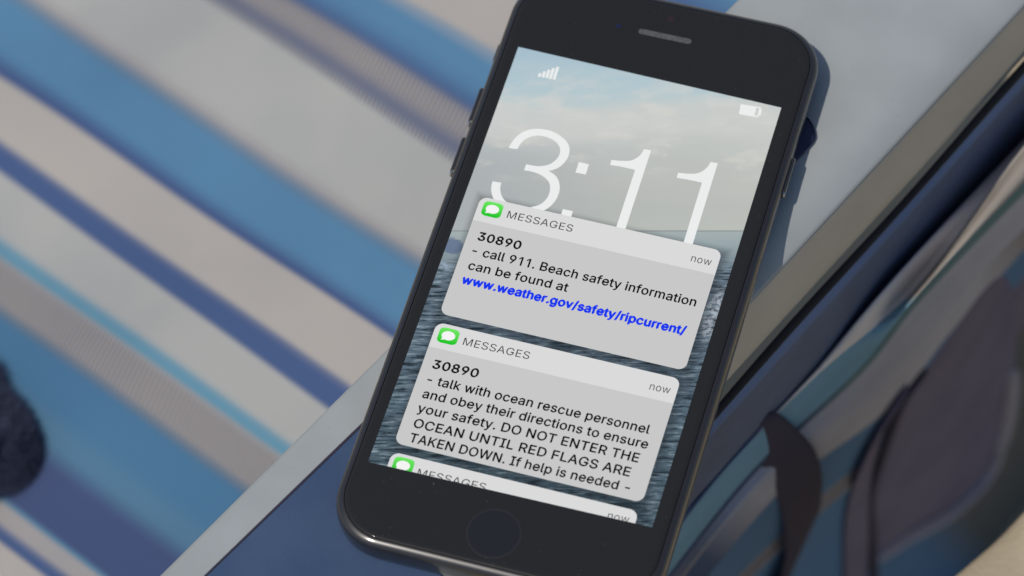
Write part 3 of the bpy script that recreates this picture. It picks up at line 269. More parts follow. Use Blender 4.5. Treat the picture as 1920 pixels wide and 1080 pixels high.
# striped fabric seat: a tilted sling below the armrest
FN = np.array([-.435, -.012, .91]); FN /= np.linalg.norm(FN); F0 = np.array([-35., -20., -98.])
BL = [(-1250, .54), (-900, .54), (-528, .55), (-414, .56), (-385, .62), (-340, .635), (-295, .66), (-270, .67), (-25, .665), (112, .675), (147, .66), (275, .685), (327, .712), (456, .70), (481, .70), (584, .72), (690, .73), (780, .737), (935, .77), (990, .76), (1017, .77), (1200, .78), (1600, .8)]
bs = np.array([b for b, _ in BL], float); ms = np.array([q for _, q in BL])
bb = np.unique(np.r_[np.linspace(-1250, 1600, 130), bs]); xs = np.linspace(0, 1, 60)
rows, uvs = [], []
for b in bb:
    mm = np.interp(b, bs, ms); xe = (1375-b)/(1+mm)+70
    r = []; last = None; u = 0
    for x in -420 + (xe+420)*xs:
        p = on_plane((x, mm*x+b), F0, FN)
        w = 1.9*math.sin(.045*p[0]+.03*p[1]+1)+1.3*math.sin(.02*p[0]-.07*p[1])+.5*math.sin(.11*p[1]+.05*p[0])
        p = p + FN*w
        r.append(p)
    q = np.array(r)
    # distance along the stripe from the armrest end, so that the ribs run straight
    dd = np.r_[0, np.cumsum(np.linalg.norm(np.diff(q[::-1], axis=0), axis=1))][::-1]
    base = q[-1][:2] @ np.array([-.866, .5])
    uvs += [((d + base)/100, (b+1250)/2850) for d in dd]
    rows.append(r)
V, F = lattice(rows)
sp = lambda b: (b+1250)/2850
WH, WW, LB, NV, PU, TL, RB, MB, LB2, ND = [lin(c) for c in ((184, 183, 178), (188, 181, 173), (95, 141, 175), (78, 99, 141), (106, 117, 150), (108, 156, 178), (172, 167, 165), (80, 125, 159), (90, 130, 158), (75, 89, 128))]
m = NT('striped_canvas'); uv = m.co('UV'); u, vv, _ = m.sep(uv)
rib = m.n('ShaderNodeTexWave'); rib.wave_type = 'BANDS'; rib.bands_direction = 'X'; rib.inputs['Scale'].default_value = 18.; rib.inputs['Distortion'].default_value = .25
rib.inputs['Detail'].default_value = 1
sk = m.comb(m.math('ADD', u, m.math('MULTIPLY', vv, 1.6)), vv); m.l(sk, rib.inputs['Vector'])
ribf = rib.outputs['Fac']
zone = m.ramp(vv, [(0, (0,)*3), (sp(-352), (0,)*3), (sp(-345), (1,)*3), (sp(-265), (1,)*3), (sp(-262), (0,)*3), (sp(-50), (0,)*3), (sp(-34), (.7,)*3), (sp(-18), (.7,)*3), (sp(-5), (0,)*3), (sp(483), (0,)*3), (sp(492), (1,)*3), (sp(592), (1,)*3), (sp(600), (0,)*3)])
zf = m.sep(zone)[0]
v2 = m.math('ADD', vv, m.math('MULTIPLY', m.math('MULTIPLY', m.math('SUBTRACT', ribf, .5), zf), .0075))
st = [(-1250, WW), (-760, LB), (-690, NV), (-640, LB), (-535, TL), (-526, WW), (-421, WW), (-409, LB), (-390, LB), (-350, NV), (-334, RB), (-306, RB), (-288, PU), (-275, NV), (-267, WH), (-70, WH), (-46, RB), (-16, LB), (94, LB), (130, NV), (144, NV), (152, WW), (268, WW), (277, NV), (324, NV), (330, WH), (440, WH), (457, TL), (478, TL), (488, tuple(.97*x for x in RB)), (576, tuple(.97*x for x in RB)), (590, MB), (690, MB), (730, LB2), (762, LB2)]
c1 = m.ramp(v2, [(sp(b), c) for b, c in st[:28]])
c2 = m.ramp(v2, [(sp(b), c) for b, c in st[28:] + [(806, ND), (926, ND), (935, TL), (943, RB), (982, RB), (990, NV), (1012, NV), (1020, WW), (1200, WW), (1230, LB), (1600, LB)]])
cc = m.mix(m.math('GREATER_THAN', v2, sp(468)), c1, c2)
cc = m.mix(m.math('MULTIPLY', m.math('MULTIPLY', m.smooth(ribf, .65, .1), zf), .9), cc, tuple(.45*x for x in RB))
big = m.noise(m.co(), 22, 3); cc = m.mix(m.smooth(big, .35, .7, 0, .10), cc, tuple(.7*x for x in NV))
thr = m.n('ShaderNodeTexWave'); thr.wave_type = 'BANDS'; thr.bands_direction = 'Y'; thr.inputs['Scale'].default_value = 700; m.l(uv, thr.inputs['Vector'])
th2 = m.n('ShaderNodeTexWave'); th2.wave_type = 'BANDS'; th2.bands_direction = 'X'; th2.inputs['Scale'].default_value = 60; m.l(uv, th2.inputs['Vector'])
hgt = m.math('ADD', m.math('MULTIPLY', ribf, m.math('MULTIPLY', zf, 2.)), m.math('MULTIPLY', m.math('MULTIPLY', thr.outputs['Fac'], th2.outputs['Fac']), .5))
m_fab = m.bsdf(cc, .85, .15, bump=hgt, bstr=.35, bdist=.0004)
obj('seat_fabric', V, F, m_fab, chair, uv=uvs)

# ---- drape side: everything right of the armrest hangs steeply and lies in its shade
DR = np.array([*(nC*-.08), -1.]); DN = np.cross(DR, [*dirC, 0]); DN /= np.linalg.norm(DN)
if DN @ np.array([*nC, 0]) < 0: DN = -DN
D0 = np.array([*(c0+nC*1.2), SLAB-27.])
def hang(px, d=0.): return toward(on_plane(px, D0, DN), d)

m = NT('navy_webbing'); uv = m.co('UV'); u, vv, _ = m.sep(uv)
wv = m.n('ShaderNodeTexWave'); wv.wave_type = 'BANDS'; wv.bands_direction = 'X'; wv.inputs['Scale'].default_value = 34; wv.inputs['Distortion'].default_value = .4
m.l(m.comb(m.math('ADD', u, m.math('MULTIPLY', vv, .13)), vv), wv.inputs['Vector'])
wf = wv.outputs['Fac']; nn = m.noise(m.co(), 120, 3)
edge = m.smooth(vv, .27, .05)
wc = m.mix(m.smooth(wf, .1, .9), lin((50, 68, 104)), lin((88, 116, 164)))
wc = m.mix(m.smooth(nn, .3, .75, 0, .5), wc, lin((54, 70, 100)))
wc = m.mix(m.smooth(vv, .17, .04, 0, .8), wc, lin((104, 140, 196)))  # highlight on the rounded top edge, painted as lighter blue
m_web = m.bsdf(wc, .6, .4, bump=wf, bstr=.9, bdist=.0005, sheen=.2)
m_dark = NT('gap_shade').bsdf(lin((38, 39, 44)), .7, .2)  # shade of the gap above the webbing, painted as a dark strip
top = catmull([(1120, 1045), (1240, 912), (1340, 799), (1500, 619), (1690, 408), (1875, 200), (1990, 72)], 8)
bot = catmull([(1165, 1095), (1279, 961), (1400, 832), (1546, 680), (1690, 503), (1920, 256), (2030, 140)], 8)
rows, uvs = [], []
for i, (a, b) in enumerate(zip(top, bot)):
    r = []
    for k, t in enumerate((-.34, -.3, -.1, 0, .06, .16, .3, .5, .7, .85, .96, 1.0, 1.02)):
        d = {0: -6, 1: -3, 2: 0, 3: 2.0, 4: 3.3, 5: 3.9, 6: 3.7, 7: 3.2, 8: 2.8, 9: 2.6, 10: 2.4, 11: 1.6, 12: -1}[k]
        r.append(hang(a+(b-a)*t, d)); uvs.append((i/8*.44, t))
    rows.append(r)
V, F = lattice(rows)
idx = [1 if (f % 12) < 2 else 0 for f in range(len(F))]
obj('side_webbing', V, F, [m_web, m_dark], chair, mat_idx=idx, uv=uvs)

# ------------------------------------------------------------------ striped bag hanging in the shade beside the chair
m = NT('bag_cloth'); at = m.n('ShaderNodeVertexColor'); at.layer_name = 'tint'
n1 = m.noise(m.co(), 90, 3); n2 = m.noise(m.co(), 1800, 2)
m_bag = m.bsdf(m.mix(m.smooth(n1, .3, .75, 0, .1), at.outputs[0], lin((50, 56, 70))), .85, .15, bump=n2, bstr=.3, bdist=.0003)
K = [  # image-space stations, lower left to upper right, with relief in mm
 ([(1187, 1082), (1342, 884), (1518, 699), (1687, 504), (1926, 246), (2066, 106)], (-6, -6, -6, -6, -6, -6)),
 ([(1190, 1085), (1345, 887), (1521, 702), (1690, 507), (1930, 250), (2070, 110)], (0, 0, 4, 16, 14, 10)),
 ([(1200, 1090), (1352, 890), (1536, 700), (1712, 545), (1936, 262), (2080, 140)], (2, 3, 9, 30, 38, 42)),
 ([(1235, 1100), (1412, 880), (1610, 692), (1722, 552), (1936, 325), (2090, 180)], (0, 3, 14, 50, 62, 64)),
 ([(1243, 1103), (1420, 884), (1616, 700), (1730, 560), (1942, 342), (2095, 195)], (-4, -2, 2, 12, 20, 20)),
 ([(1262, 1108), (1438, 895), (1640, 735), (1760, 590), (1955, 395), (2110, 240)], (4, 6, 10, 13, 14, 14)),
 ([(1300, 1115), (1470, 915), (1668, 765), (1785, 620), (1965, 420), (2120, 270)], (0, 0, 1, 2, 2, 2)),
 ([(1345, 1120), (1535, 935), (1700, 795), (1810, 650), (1975, 460), (2130, 310)], (-7, -8, -8, -9, -9, -9)),
 ([(1362, 1125), (1552, 950), (1715, 815), (1822, 665), (1985, 480), (2140, 330)], (-2, -1, -1, -3, -5, -5)),
 ([(1390, 1135), (1580, 975), (1740, 840), (1850, 700), (2000, 520), (2150, 370)], (-6, -6, -7, -8, -9, -9)),
 ([(1600, 1250), (1760, 1150), (1900, 1030), (1990, 850), (2100, 650), (2200, 480)], (-10, -12, -14, -16, -16, -16))]
cn = {k: lin(c) for k, c in dict(navy=(66, 84, 116), taupe=(226, 216, 206), beige=(166, 158, 149), teal=(118, 158, 178), dteal=(96, 126, 132), grey=(178, 178, 186), brown=(140, 134, 134), purple=(116, 108, 124), dnavy=(86, 120, 156), slate=(98, 100, 98)).items()}
strips = [['navy']*5, ['navy', 'navy', 'taupe', 'taupe', 'taupe'], ['teal', 'teal', 'teal', 'beige', 'beige'], ['navy', 'navy', 'dteal', 'dteal', 'dteal'],
          ['brown', 'grey', 'grey', 'grey', 'grey'], ['navy', 'grey', 'grey', 'grey', 'brown'], ['dnavy']*5, ['brown', 'brown', 'brown', 'purple', 'purple'], ['dnavy', 'dnavy', 'purple', 'purple', 'purple'], ['dnavy', 'dnavy', 'slate', 'slate', 'slate']]
SUB, MS = 3, 8
lines = []
for pl, ds in K:
    lines.append(catmull([(x, y, d) for (x, y), d in zip(pl, ds)], MS))
rows = []; rs = []
fine = []
for j in range(len(lines[0])):
    fine.append(catmull([l[j] for l in lines], SUB))
nr = len(fine[0])
rows = [[hang(fine[j][i], fine[j][i][2]) for j in range(len(fine))] for i in range(nr)]
V, F = lattice(rows); nj = len(fine)
def bagcol(fi, vi):
    i, j = divmod(fi, nj-1); k = i//SUB; t = (vi % nj)/MS
    s = strips[k]
    a = min(int(t), 4); b = min(a+1, 4); fr = np.clip((t-a-.35)/.5, 0, 1)
    if k == 2: fr = np.clip((t-a-.9)/.1, 0, 1)
    return tuple(np.array(cn[s[a]])*(1-fr)+np.array(cn[s[b]])*fr)
bag = thing('beach_bag', 'dark blue and grey striped cloth bag hanging in shade beside the white armrest', 'bag', hang((1640, 900), -30))
obj('bag_body', V, F, m_bag, bag, col=bagcol)

m = NT('plum_cloth'); n1 = m.noise(m.co(), 45, 3)
m_plum = m.bsdf(m.mix(m.smooth(n1, .3, .7), lin((104, 98, 118)), lin((114, 108, 126))), .8, .2)
m_hem = NT('grey_hem').bsdf(lin((150, 146, 156)), .9, .2)
m_handle = NT('black_brown_webbing').bsdf(lin((66, 62, 76)), .95, .2)
# rounded pocket flap, puffed out
outl = catmull([(1742, 678), (1694, 750), (1658, 850), (1634, 932), (1636, 1020), (1650, 1046), (1706, 1000), (1775, 962), (1832, 910), (1874, 847), (1894, 760), (1902, 660), (1900, 560), (1870, 500), (1800, 590)], 5, True)
cen = np.mean(outl, axis=0)
rows = []
for t, d in ((1.03, -14), (1., -4), (.97, 0), (.92, 2.5), (.84, 4.2), (.72, 5.3), (.55, 5.9), (.3, 6.1), (.08, 6.1)):
    rows.append([hang(cen+(p-cen)*t, d + 1.5*t*math.sin(p[0]*.02+p[1]*.03)) for p in outl])
V, F = lattice(rows, True); n = len(outl); F.append(tuple(range(len(V)-n, len(V))))
flap = obj('pocket_flap', V, F, m_plum, bag)
hem = catmull([(1640, 1044), (1668, 1026), (1706, 1002), (1775, 964), (1832, 912), (1872, 848), (1892, 762), (1898, 690)], 5)
V, F = tube([hang(p, 3) for p in hem], 2.6, 2.0)
obj('hem', V, F, m_hem, flap)
edge_ = catmull([(1738, 690), (1692, 752), (1656, 850), (1632, 932), (1636, 1020), (1642, 1100)], 5)
V, F = tube([hang(p, 4) for p in edge_], 1.3, 1.3)
obj('piping', V, F, m_handle, flap)
path = catmull([(1400, 792), (1448, 832), (1484, 872), (1503, 925), (1504, 985), (1488, 1040), (1462, 1100), (1430, 1170)], 5)
V, F = tube([hang(p, -7+15*min(1, i/9)) for i, p in enumerate(path)], 6.6, 1.4, up=np.array([*(-nC), 1.2]))
obj('handle', V, F, m_handle, bag)
path = catmull([(1600, 1150), (1606, 1060), (1606, 985), (1612, 920), (1632, 850), (1662, 780), (1700, 715)], 5)
V, F = tube([hang(p, 2) for p in path], 4.6, 1.0, up=np.array([*(-nC), 1.2]))
obj('handle', V, F, m_plum, bag)

# ------------------------------------------------------------------ raised sheet added as sunlit sand at the lower right
m = NT('beige_sand'); n1 = m.noise(m.co(), 700, 3); n2 = m.noise(m.co(), 60, 3)
m_beige = m.bsdf(m.mix(m.smooth(n2, .3, .7), lin((186, 171, 146)), lin((199, 184, 158))), .95, .1, bump=n1, bstr=.4, bdist=.0008)
TZ = -100  # added stand-in for sand, raised to where the sun reaches it
edge_t = catmull([(1700, 1150), (1757, 1085), (1806, 1040), (1862, 988), (1920, 925), (1990, 850), (2070, 730)], 5)
rows = []
outw = np.array([1., .75])
for off, dz in ((4, -70), (-4, -40), (0, -14), (9, -5), (22, -1), (45, 0), (120, 1), (260, 0), (420, -3)):
    rows.append([np.array([*on_z(p+outw*off, TZ)[:2], TZ+dz+1.2*math.sin(.2*i+off*.05)]) for i, p in enumerate(edge_t)])
V, F = lattice(rows)
tw = obj('sand_stand_in', V, F, m_beige)
tw['label'] = 'pale beige sunlit sheet standing in for sand at the lower right beside the dark bag'; tw['category'] = 'placeholder'

# ------------------------------------------------------------------ dark fuzzy lump on the seat at the left edge, identity unknown
m = NT('midnight_fuzz'); n1 = m.noise(m.co(), 160, 3)
m_lump = m.bsdf(m.mix(n1, lin((78, 84, 108)), lin((82, 88, 112))), .9, .1, bump=n1, bstr=.3, bdist=.001)
def seat(px, h): return on_plane(px, F0, FN)+FN*h
rows = []
axis = [(60, 884), (56, 882), (42, 878), (20, 871), (-6, 861), (-32, 849), (-60, 800), (-140, 770), (-260, 720), (-400, 660)]
rad = [1, 7, 12, 18, 22, 25, 27, 28, 28, 28]
for (p, r_) in zip(axis, rad):
    c = seat(p, 5)
    t = seat((p[0]-10, p[1]-4), 8)-c; t /= np.linalg.norm(t); a = np.cross(FN, t)
    rows.append([c + a*r_*math.cos(q) + FN*min(r_, 7)*math.sin(q) for q in np.linspace(0, 2*math.pi, 28, endpoint=False)])
V, F = lattice(rows, True); F.append(tuple(range(28))[::-1]); F.append(tuple(range(len(V)-28, len(V))))
# short fibres all over the lump, added to soften its outline
P_ = [np.array(p, float) for p in V]; quads = [f for f in F if len(f) == 4]
mid = np.mean(P_, axis=0)
for _ in range(42000):
    f = quads[rng.integers(len(quads))]; a, b = rng.random(2)
    p = (P_[f[0]]*(1-a)+P_[f[1]]*a)*(1-b)+(P_[f[3]]*(1-a)+P_[f[2]]*a)*b
    nn_ = np.cross(P_[f[1]]-P_[f[0]], P_[f[3]]-P_[f[0]]); nn_ /= np.linalg.norm(nn_)+1e-9
    ax_ = np.array(seat((-6, 834), 5))
    if nn_ @ (p-mid) < 0 and nn_ @ FN < 0: nn_ = -nn_
    if nn_ @ FN < -.3: continue
    dvec = nn_+rng.normal(0, .6, 3); dvec /= np.linalg.norm(dvec)
    t_ = np.cross(dvec, rng.normal(0, 1, 3)); t_ /= np.linalg.norm(t_)
    k = len(V); L_ = rng.uniform(1.2, 5.)
    V += [p+t_*.13, p-t_*.13, p+dvec*L_]; F.append((k, k+1, k+2))
rl = obj('dark_lump', V, F, m_lump)
rl['label'] = 'dark navy fuzzy rounded lump on the striped seat at the left edge'; rl['category'] = 'placeholder'

# ------------------------------------------------------------------ sand far below
m = NT('sand'); v = m.co(); n1 = m.noise(v, 18, 5); n2 = m.noise(v, 900, 2)
m_sand = m.bsdf(m.mix(n1, lin((176, 160, 132)), lin((196, 182, 156))), .95, .1, bump=m.math('ADD', n1, m.math('MULTIPLY', n2, .1)), bstr=.6, bdist=.02)
g = np.linspace(-6000, 6000, 61)
V, F = lattice([[(x, y, -GLASS*1000 + 6*math.sin(x*.013)*math.sin(y*.011)-6) for x in g] for y in g])
sd = obj('sand', V, F, m_sand); sd['kind'] = 'structure'

# ------------------------------------------------------------------ the phone
PX0, PX1, PY0, PY1 = -33.75, 34.2, -69.9, 72.9
ph = thing('smartphone', 'black smartphone lying on the white armrest, lock screen lit with beach safety messages', 'phone', (0, 0, -7.5))
m = NT('black_metal'); n1 = m.noise(m.co(), 4000, 2); n2 = m.noise(m.co(), 40, 3)
m_case = m.bsdf(m.mix(n2, lin((43, 41, 42)), lin((52, 49, 49))), m.math('ADD', .30, m.math('MULTIPLY', n2, .12)), .5, bump=n1, bstr=.05, bdist=.00002, metal=.2, coat=1., coat_rough=.13)
m = NT('black_glass'); n2 = m.noise(m.co(), 25, 4)
du = m.noise(m.co(), 2200, 1); d2 = m.noise(m.co(), 180, 2)
dust = m.math('MULTIPLY', m.smooth(du, .76, .80), m.smooth(d2, .5, .62))
m_glass = m.bsdf(m.mix(m.math('MULTIPLY', dust, .5), lin((42, 41, 39)), lin((150, 146, 138))), m.math('ADD', .03, m.math('MULTIPLY', m.smooth(n2, .45, .75), .12)), .5)
m_chrome = NT('polished_chamfer').bsdf((.55, .55, .56), .15, .5, metal=1.)
def inset_ring(i, r=11.2): return rrect(PX0+i, PX1-i, PY0+i, PY1-i, max(r-i*.8, 1), 16)
rows = [ring_cap(inset_ring(i), z) for i, z in ((1.66, -.5), (1.62, -.24), (1.4, -.265), (.75, -.58), (.42, -.82), (.18, -1.2), (.04, -1.8), (0, -2.6), (0, -4.6), (.1, -5.6), (.45, -6.6), (1.3, -7.3), (3, -7.5))]
V, F = lattice(rows, True); n = len(rows[0]); F.append(tuple(range(len(V)-n, len(V))))
obj('case', V, F, m_case, ph, angle=50)
rows = [ring_cap(inset_ring(i), z) for i, z in ((1.72, -.7), (1.73, -.36), (1.82, -.25), (1.96, -.165), (2.2, -.085), (2.55, -.03), (3.0, -.008), (3.5, 0))]
V, F = lattice(rows, True); F.append(tuple(range(len(V)-n, len(V))))
glass = obj('front_glass', V, F, m_glass, ph, angle=40)

def button(name, side, y0, y1, out, z=-3.4, h=1.25):
    x = PX1 if side > 0 else PX0
    rows = []
    for d, k in ((-.5, 0), (out*.6, 0), (out*.88, .12), (out, .35)):
        rows.append([(x+side*d, y, zz) for y, zz in rrect(y0+k, y1-k, z-h+k, z+h-k, h-k-.02, 6)])
    V, F = lattice(rows, True); nn = len(rows[0]); F.append(tuple(range(len(V)-nn, len(V))))
    b = obj(name, V, F, m_case, ph, angle=50)
    rows = []
    for d, k in ((out*.55, -.03), (out*.9, .07)):
        rows.append([(x+side*d, yy, zz) for yy, zz in rrect(y0+k, y1-k, z-h+k, z+h-k, h-k-.02, 6)])
    V, F = lattice(rows, True)
    keep = [f for f in F if np.mean([V[i][1] for i in f]) < y0+.55]
    obj('chamfer', V, keep, m_chrome, b)
button('volume_button', -1, 31.9, 42.0, .95)
button('volume_button', -1, 18.9, 28.9, .95)
button('mute_switch', -1, 48.8, 53.8, .5, h=.9)
button('power_button', 1, 31.7, 41.6, .7)

# speaker slot, camera, sensor, home button
m = NT('speaker_mesh'); vo = m.n('ShaderNodeTexVoronoi'); vo.inputs['Scale'].default_value = 2400; m.l(m.co(), vo.inputs['Vector'])
m_spk = m.bsdf(m.mix(m.smooth(vo.outputs['Distance'], .15, .5), lin((56, 56, 58)), lin((98, 98, 99))), .6, .3)
def disc(ring, z, zc=None):
    V = [(x, y, z) for x, y in ring]; return V, [tuple(range(len(V)))]
V, F = disc(rrect(-5.35, 6.35, 62.05, 63.4, .66, 8), .03)
obj('earpiece_speaker', V, F, m_spk, ph, smooth=False)
m_lens = NT('lens_glass').bsdf(lin((38, 42, 74)), .08, .6)
m_sens = NT('sensor_window').bsdf(lin((56, 42, 46)), .2, .5)
V, F = disc([(-9.9+.55*math.cos(a), 62.85+.55*math.sin(a)) for a in np.linspace(0, 6.283, 20, endpoint=False)], .03); obj('front_camera', V, F, m_lens, ph, smooth=False)
V, F = disc([(.55+.75*math.cos(a), 67.4+.75*math.sin(a)) for a in np.linspace(0, 6.283, 20, endpoint=False)], .03); obj('proximity_sensor', V, F, m_sens, ph, smooth=False)
hc = (-.45, -61.1); ang = np.linspace(0, 2*math.pi, 56, endpoint=False)
m_home = NT('home_key_glass').bsdf(lin((39, 40, 42)), .06, .5)
m_ring = NT('home_key_ring').bsdf(lin((48, 48, 49)), .22, .5)
rows = [[(hc[0]+r*math.cos(a), hc[1]+r*math.sin(a), z) for a in ang] for r, z in ((5.5, .01), (5.4, .03), (5.2, .03), (5.1, .02))]
V, F = lattice(rows, True); hb = obj('home_button', *disc([(hc[0]+5.15*math.cos(a), hc[1]+5.15*math.sin(a)) for a in ang], .025), m_home, ph, smooth=False)
obj('ring', V, F, m_ring, hb)

# a small dark tab showing from below the phone at its right edge
m_tab = NT('dark_blue_resin').bsdf(lin((44, 47, 74)), .25, .5)
tabo = catmull([(20, 57.5), (30, 57.2), (33.4, 55.6), (35.2, 54.0), (36.3, 52.2), (36.75, 50.4), (36.2, 48.3), (34.6, 44.6), (32, 39.5), (26, 36), (18, 40), (16, 50)], 5, True)
cen = np.mean(tabo, axis=0)
rows = [[(*(cen+(p-cen)*k), z) for p in tabo] for k, z in ((.995, SLAB+.02), (1.0, SLAB+.2), (1.0, SLAB+.5), (.985, SLAB+.66), (.95, SLAB+.72))]
V, F = lattice(rows, True); F.append(tuple(range(len(V)-len(tabo), len(V))))
tb = obj('phone_grip_tab', V, F, m_tab, ph, angle=40)
rim = [(p[0], p[1], SLAB+.62) for p in tabo[8:34]]
V, F = tube(rim, .28, .24, 8); obj('rim', V, F, NT('polished_rim').bsdf(lin((110, 110, 122)), .12, .8, metal=1.), tb)

# ------------------------------------------------------------------ the lit display (flat, a few hundredths of a mm above the glass)
Q = [on_z(p, 0)[:2] for p in ((972, 88), (1465, 202), (1223, 989), (690, 866))]
m = NT('lock_screen_picture'); co = m.co(); sx, sy, _ = m.sep(co)
X = m.math('MULTIPLY', sx, 1000.); Y = m.math('MULTIPLY', sy, 1000.)
ca, sa = math.cos(math.radians(14.87)), math.sin(math.radians(14.87))
wU = m.math('ADD', m.math('MULTIPLY', X, ca), m.math('MULTIPLY', Y, sa))
wV = m.math('SUBTRACT', m.math('MULTIPLY', Y, ca), m.math('MULTIPLY', X, sa))
nb = m.noise(m.comb(m.math('MULTIPLY', wU, .035), m.math('MULTIPLY', wV, .11)), 1., 5, .55)
nc = m.noise(m.comb(m.math('MULTIPLY', wU, .10), m.math('MULTIPLY', wV, .22), 3.), 1., 5, .6)
sv = m.math('ADD', wV, m.math('MULTIPLY', m.math('SUBTRACT', nb, .5), 13.))
t = m.math('DIVIDE', m.math('SUBTRACT', sv, 8.), 52., clamp=True)
T_ = lambda w: (w-8)/52
skyc = m.ramp(t, [(T_(9), lin((182, 187, 184))), (T_(16), lin((178, 183, 181))), (T_(24), lin((184, 187, 185))), (T_(31), lin((188, 194, 193))), (T_(36), lin((202, 204, 202))), (T_(42), lin((198, 204, 203))), (T_(46), lin((178, 199, 206))), (T_(58), lin((166, 190, 205)))])
skyc = m.mix(m.math('MULTIPLY', m.smooth(wU, -20, 40), m.smooth(wV, 52, 22, 0, .35)), skyc, lin((196, 197, 188)))
skyc = m.mix(m.math('MULTIPLY', m.smooth(wU, 15, -30), m.smooth(wV, 40, 26, 0, .75)), skyc, lin((166, 173, 176)))
clb = m.math('MULTIPLY', m.math('MULTIPLY', m.smooth(nc, .52, .72), m.smooth(wV, 22, 28)), m.smooth(wV, 48, 36))
skyc = m.mix(m.math('MULTIPLY', clb, .55), skyc, lin((214, 212, 204)))
up = m.math('MULTIPLY', m.smooth(nc, .42, .66), m.math('MULTIPLY', m.smooth(wV, 32, 38), m.smooth(wV, 56, 46)))
skyc = m.mix(m.math('MULTIPLY', up, .5), skyc, lin((212, 211, 207)))
# sea: long thin ripples, a breaking wave and foam
r1 = m.noise(m.comb(m.math('MULTIPLY', wU, .16), m.math('MULTIPLY', wV, 1.25)), 1., 4, .6)
r2 = m.noise(m.comb(m.math('MULTIPLY', wU, .3), m.math('MULTIPLY', wV, 2.4), 5.), 1., 3, .7)
r3 = m.noise(m.comb(m.math('MULTIPLY', wU, .05), m.math('MULTIPLY', wV, .22), 9.), 1., 3, .5)
ts = m.math('DIVIDE', m.math('ADD', wV, 60.), 72., clamp=True)
S_ = lambda w: (w+60)/72
seac = m.ramp(ts, [(0, lin((64, 82, 94))), (S_(-45), lin((80, 98, 110))), (S_(-25), lin((86, 103, 117))), (S_(-8), lin((90, 106, 120))), (S_(1), lin((98, 114, 128))), (S_(5), lin((134, 149, 157))), (S_(8), lin((152, 166, 170))), (S_(11), lin((163, 174, 175)))])
near = m.smooth(wV, 7, 0)
rip = m.math('ADD', m.math('MULTIPLY', r1, .55), m.math('MULTIPLY', r2, .45))
seac = m.mix(m.math('MULTIPLY', m.smooth(rip, .50, .40), near), seac, lin((36, 47, 55)))
seac = m.mix(m.math('MULTIPLY', m.smooth(rip, .51, .62, 0, .95), near), seac, lin((142, 160, 171)))
seac = m.mix(m.math('MULTIPLY', m.smooth(r3, .5, .7, 0, .45), near), seac, lin((52, 64, 74)))
def blob(cx, cy, rx, ry, dist=.8):
    dx = m.math('DIVIDE', m.math('SUBTRACT', X, cx), rx); dy = m.math('DIVIDE', m.math('SUBTRACT', Y, cy), ry)
    d = m.math('SQRT', m.math('ADD', m.math('POWER', dx, 2.), m.math('POWER', dy, 2.)))
    return m.math('ADD', d, m.math('MULTIPLY', m.math('SUBTRACT', r2, .5), dist))
seac = m.mix(m.smooth(blob(-28., .5, 2.6, 2.2), 1.05, .7, 0, .85), seac, lin((96, 112, 142)))
fo = m.noise(m.comb(m.math('MULTIPLY', wU, .9), m.math('MULTIPLY', wV, 1.3)), 1., 4, .7)
foam = m.math('MULTIPLY', m.smooth(blob(28.3, -1.5, 2.2, 7.), 1.15, .5), m.smooth(fo, .38, .62))
seac = m.mix(m.math('MULTIPLY', foam, .8), seac, lin((182, 190, 200)))
foam2 = m.math('MULTIPLY', m.smooth(blob(-28.6, -4.6, 3., 1.1), 1.2, .4), m.smooth(fo, .4, .62))
seac = m.mix(m.math('MULTIPLY', foam2, .7), seac, lin((160, 176, 196)))
hz = m.math('GREATER_THAN', wV, 11.38)
pic = m.mix(hz, seac, skyc)
hl = m.math('ABSOLUTE', m.math('SUBTRACT', wV, 11.38))
pic = m.mix(m.smooth(hl, .3, .06, 0, .42), pic, lin((104, 112, 112)))
# soft drop shadow that the display draws round each notification
CARDS = [(-25.85, 26.25, -15.73, 13.7), (-25.7, 26.0, -46.9, -17.8), (-25.4, 25.85, -75., -48.9)]
for (x0, x1, y0, y1) in CARDS:
    qx = m.math('SUBTRACT', m.math('ABSOLUTE', m.math('SUBTRACT', X, (x0+x1)/2+.35)), (x1-x0)/2)
    qy = m.math('SUBTRACT', m.math('ABSOLUTE', m.math('SUBTRACT', Y, (y0+y1)/2-.6)), (y1-y0)/2)
    d = m.math('MAXIMUM', qx, qy)
    pic = m.mix(m.smooth(d, 2.2, -.3, 0, .5), pic, tuple(lin((30, 36, 42))))
m_pic = m.emit(pic)
def flat(c, name): return NT(name).emit(lin(c))
m_head, m_bodyc = flat((218, 218, 219), 'card_header_light'), flat((200, 200, 200), 'card_body_light')
m_txt, m_grey, m_url, m_white, m_time, m_nowt = flat((14, 14, 16), 'black_letters'), flat((52, 52, 54), 'grey_letters'), flat((20, 56, 236), 'blue_letters'), flat((243, 244, 243), 'icon_white'), flat((235, 237, 237), 'clock_white'), flat((72, 72, 74), 'grey_small_letters')
m = NT('icon_green'); at = m.n('ShaderNodeVertexColor'); at.layer_name = 'tint'; m_green = m.emit(at.outputs[0])

